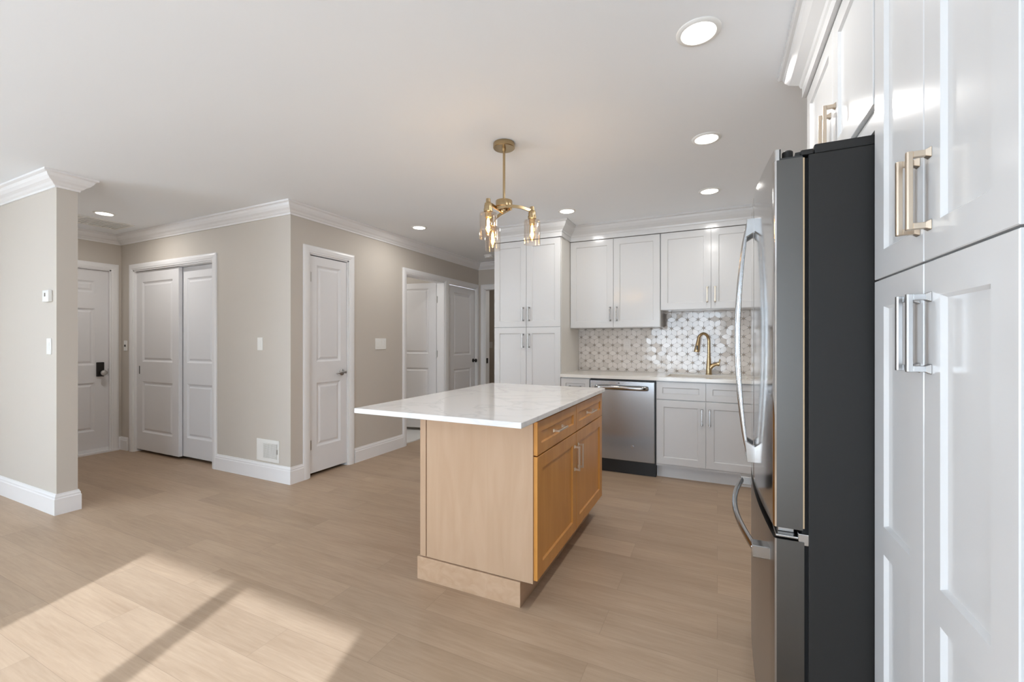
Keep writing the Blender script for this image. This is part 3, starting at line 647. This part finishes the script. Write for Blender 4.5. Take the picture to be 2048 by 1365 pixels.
t = thing('smoke_detector', 'round white smoke detector on the hall ceiling', 'smoke detector', (-2.876, 5.307, H))
bm = nb(); lathe(bm, [(.068, 0), (.068, -.012), (.060, -.016), (.056, -.036), (.03, -.040), (.005, -.040)], 32); obj('housing', bm, 'plastic', t)
t = thing('ceiling_vent', 'flat white return air grille on the foyer ceiling', 'vent', (-5.63, 1.98, H))
bm = nb(); ww, hh = .19, .385
for q in ((-ww, ww, -hh, -hh+.03), (-ww, ww, hh-.03, hh), (-ww, -ww+.03, -hh+.03, hh-.03), (ww-.03, ww, -hh+.03, hh-.03), (-ww+.03, ww-.03, -.008, .008)): bx(bm, *q, -.010, 0)
obj('vent_frame', bm, 'plastic', t, bevel=.002)
bm = nb()
for k in range(26):
    y = -hh+.04+k*(2*hh-.08)/25; bx(bm, -ww+.03, ww-.03, y-.009, y+.005, -.007, -.002)
obj('louvers', bm, 'plastic', t)

# ------------------------------------------------------------------ small wall fittings
def on_wall(name, label, cat, loc, face, group=None):
    rz = {'-y': 0, '+x': R(90), '-x': R(-90)}[face]; return thing(name, label, cat, loc, rz, group)
t = on_wall('thermostat', 'small white square thermostat on the partition wall', 'thermostat', (-4.372, SY0, 1.567), '-y')
obj('housing', boxes((-.048, .048, -.024, 0, -.042, .042)), 'plastic', t, bevel=.004); obj('display', boxes((-.012, .006, -.0248, -.023, -.004, .022)), 'darkchrome', t)
t = on_wall('light_switch', 'white switch below the thermostat on the partition wall', 'switch', (-4.372, SY0, 1.203), '-y', 'white wall switches')
obj('plate', boxes((-.036, .036, -.006, 0, -.058, .058)), 'plastic', t, bevel=.003); obj('toggle', boxes((-.012, .012, -.009, -.005, -.03, .03)), 'plastic', t, bevel=.002)
t = on_wall('wall_plate', 'blank white plate between the closet and the wall corner', 'switch plate', (-3.74, YC, 1.216), '-y')
obj('plate', boxes((-.036, .036, -.006, 0, -.058, .058)), 'plastic', t, bevel=.003); obj('rocker', boxes((-.016, .016, -.008, -.005, -.033, .033)), 'plastic', t, bevel=.002)
t = on_wall('light_switch', 'white foyer switch in the gap beside the closet casing', 'switch', (-6.085, YC, 1.19), '-y', 'white wall switches')
obj('plate', boxes((-.036, .036, -.006, 0, -.058, .058)), 'plastic', t, bevel=.003); obj('toggle', boxes((-.014, .008, -.012, -.005, -.012, .012)), 'bronze', t, bevel=.002)
t = on_wall('light_switch', 'wide white three gang switch right of the narrow door', 'switch', (XC, 3.668, 1.212), '+x', 'white wall switches')
obj('plate', boxes((-.084, .084, -.006, 0, -.06, .06)), 'plastic', t, bevel=.003)
for k in (-1, 0, 1): obj('rocker', boxes((k*.046-.016, k*.046+.016, -.009, -.005, -.034, .034)), 'plastic', t, bevel=.002)
t = on_wall('light_switch', 'small pale switch on the dim bedroom wall', 'switch', (-3.915, 7.3, 1.17), '-y', 'white wall switches')
obj('plate', boxes((-.036, .036, -.006, 0, -.058, .058)), 'plastic', t, bevel=.003)
t = on_wall('wall_outlet', 'white outlet set in the mosaic backsplash', 'outlet', (-.873, YK-.0065, 1.206), '-y')
obj('plate', boxes((-.036, .036, -.004, 0, -.058, .058)), 'outlet', t, bevel=.002)
for z in (-.024, .024): obj('socket', boxes((-.016, .016, -.006, -.003, z-.016, z+.016)), 'outlet', t, bevel=.003)
t = on_wall('floor_register', 'white metal wall register above the corner baseboard', 'vent', (-3.632, YC, .262), '-y')
obj('plate', boxes((-.150, .150, -.008, 0, -.098, .098)), 'plastic', t, bevel=.003)
obj('grille', boxes((-.055, .128, -.0085, -.007, -.068, .068)), 'hinge', t)
bm = nb()
for k in range(15):
    z = -.064+k*.0092
    for a, b in ((-.055, .034), (.042, .128)): bx(bm, a, b, -.0125, -.008, z-.003, z+.003)
bx(bm, .034, .042, -.0125, -.008, -.068, .068)
obj('louvers', bm, 'plastic', t); obj('damper_lever', boxes((.126, .136, -.016, -.008, -.02, .02)), 'hinge', t)
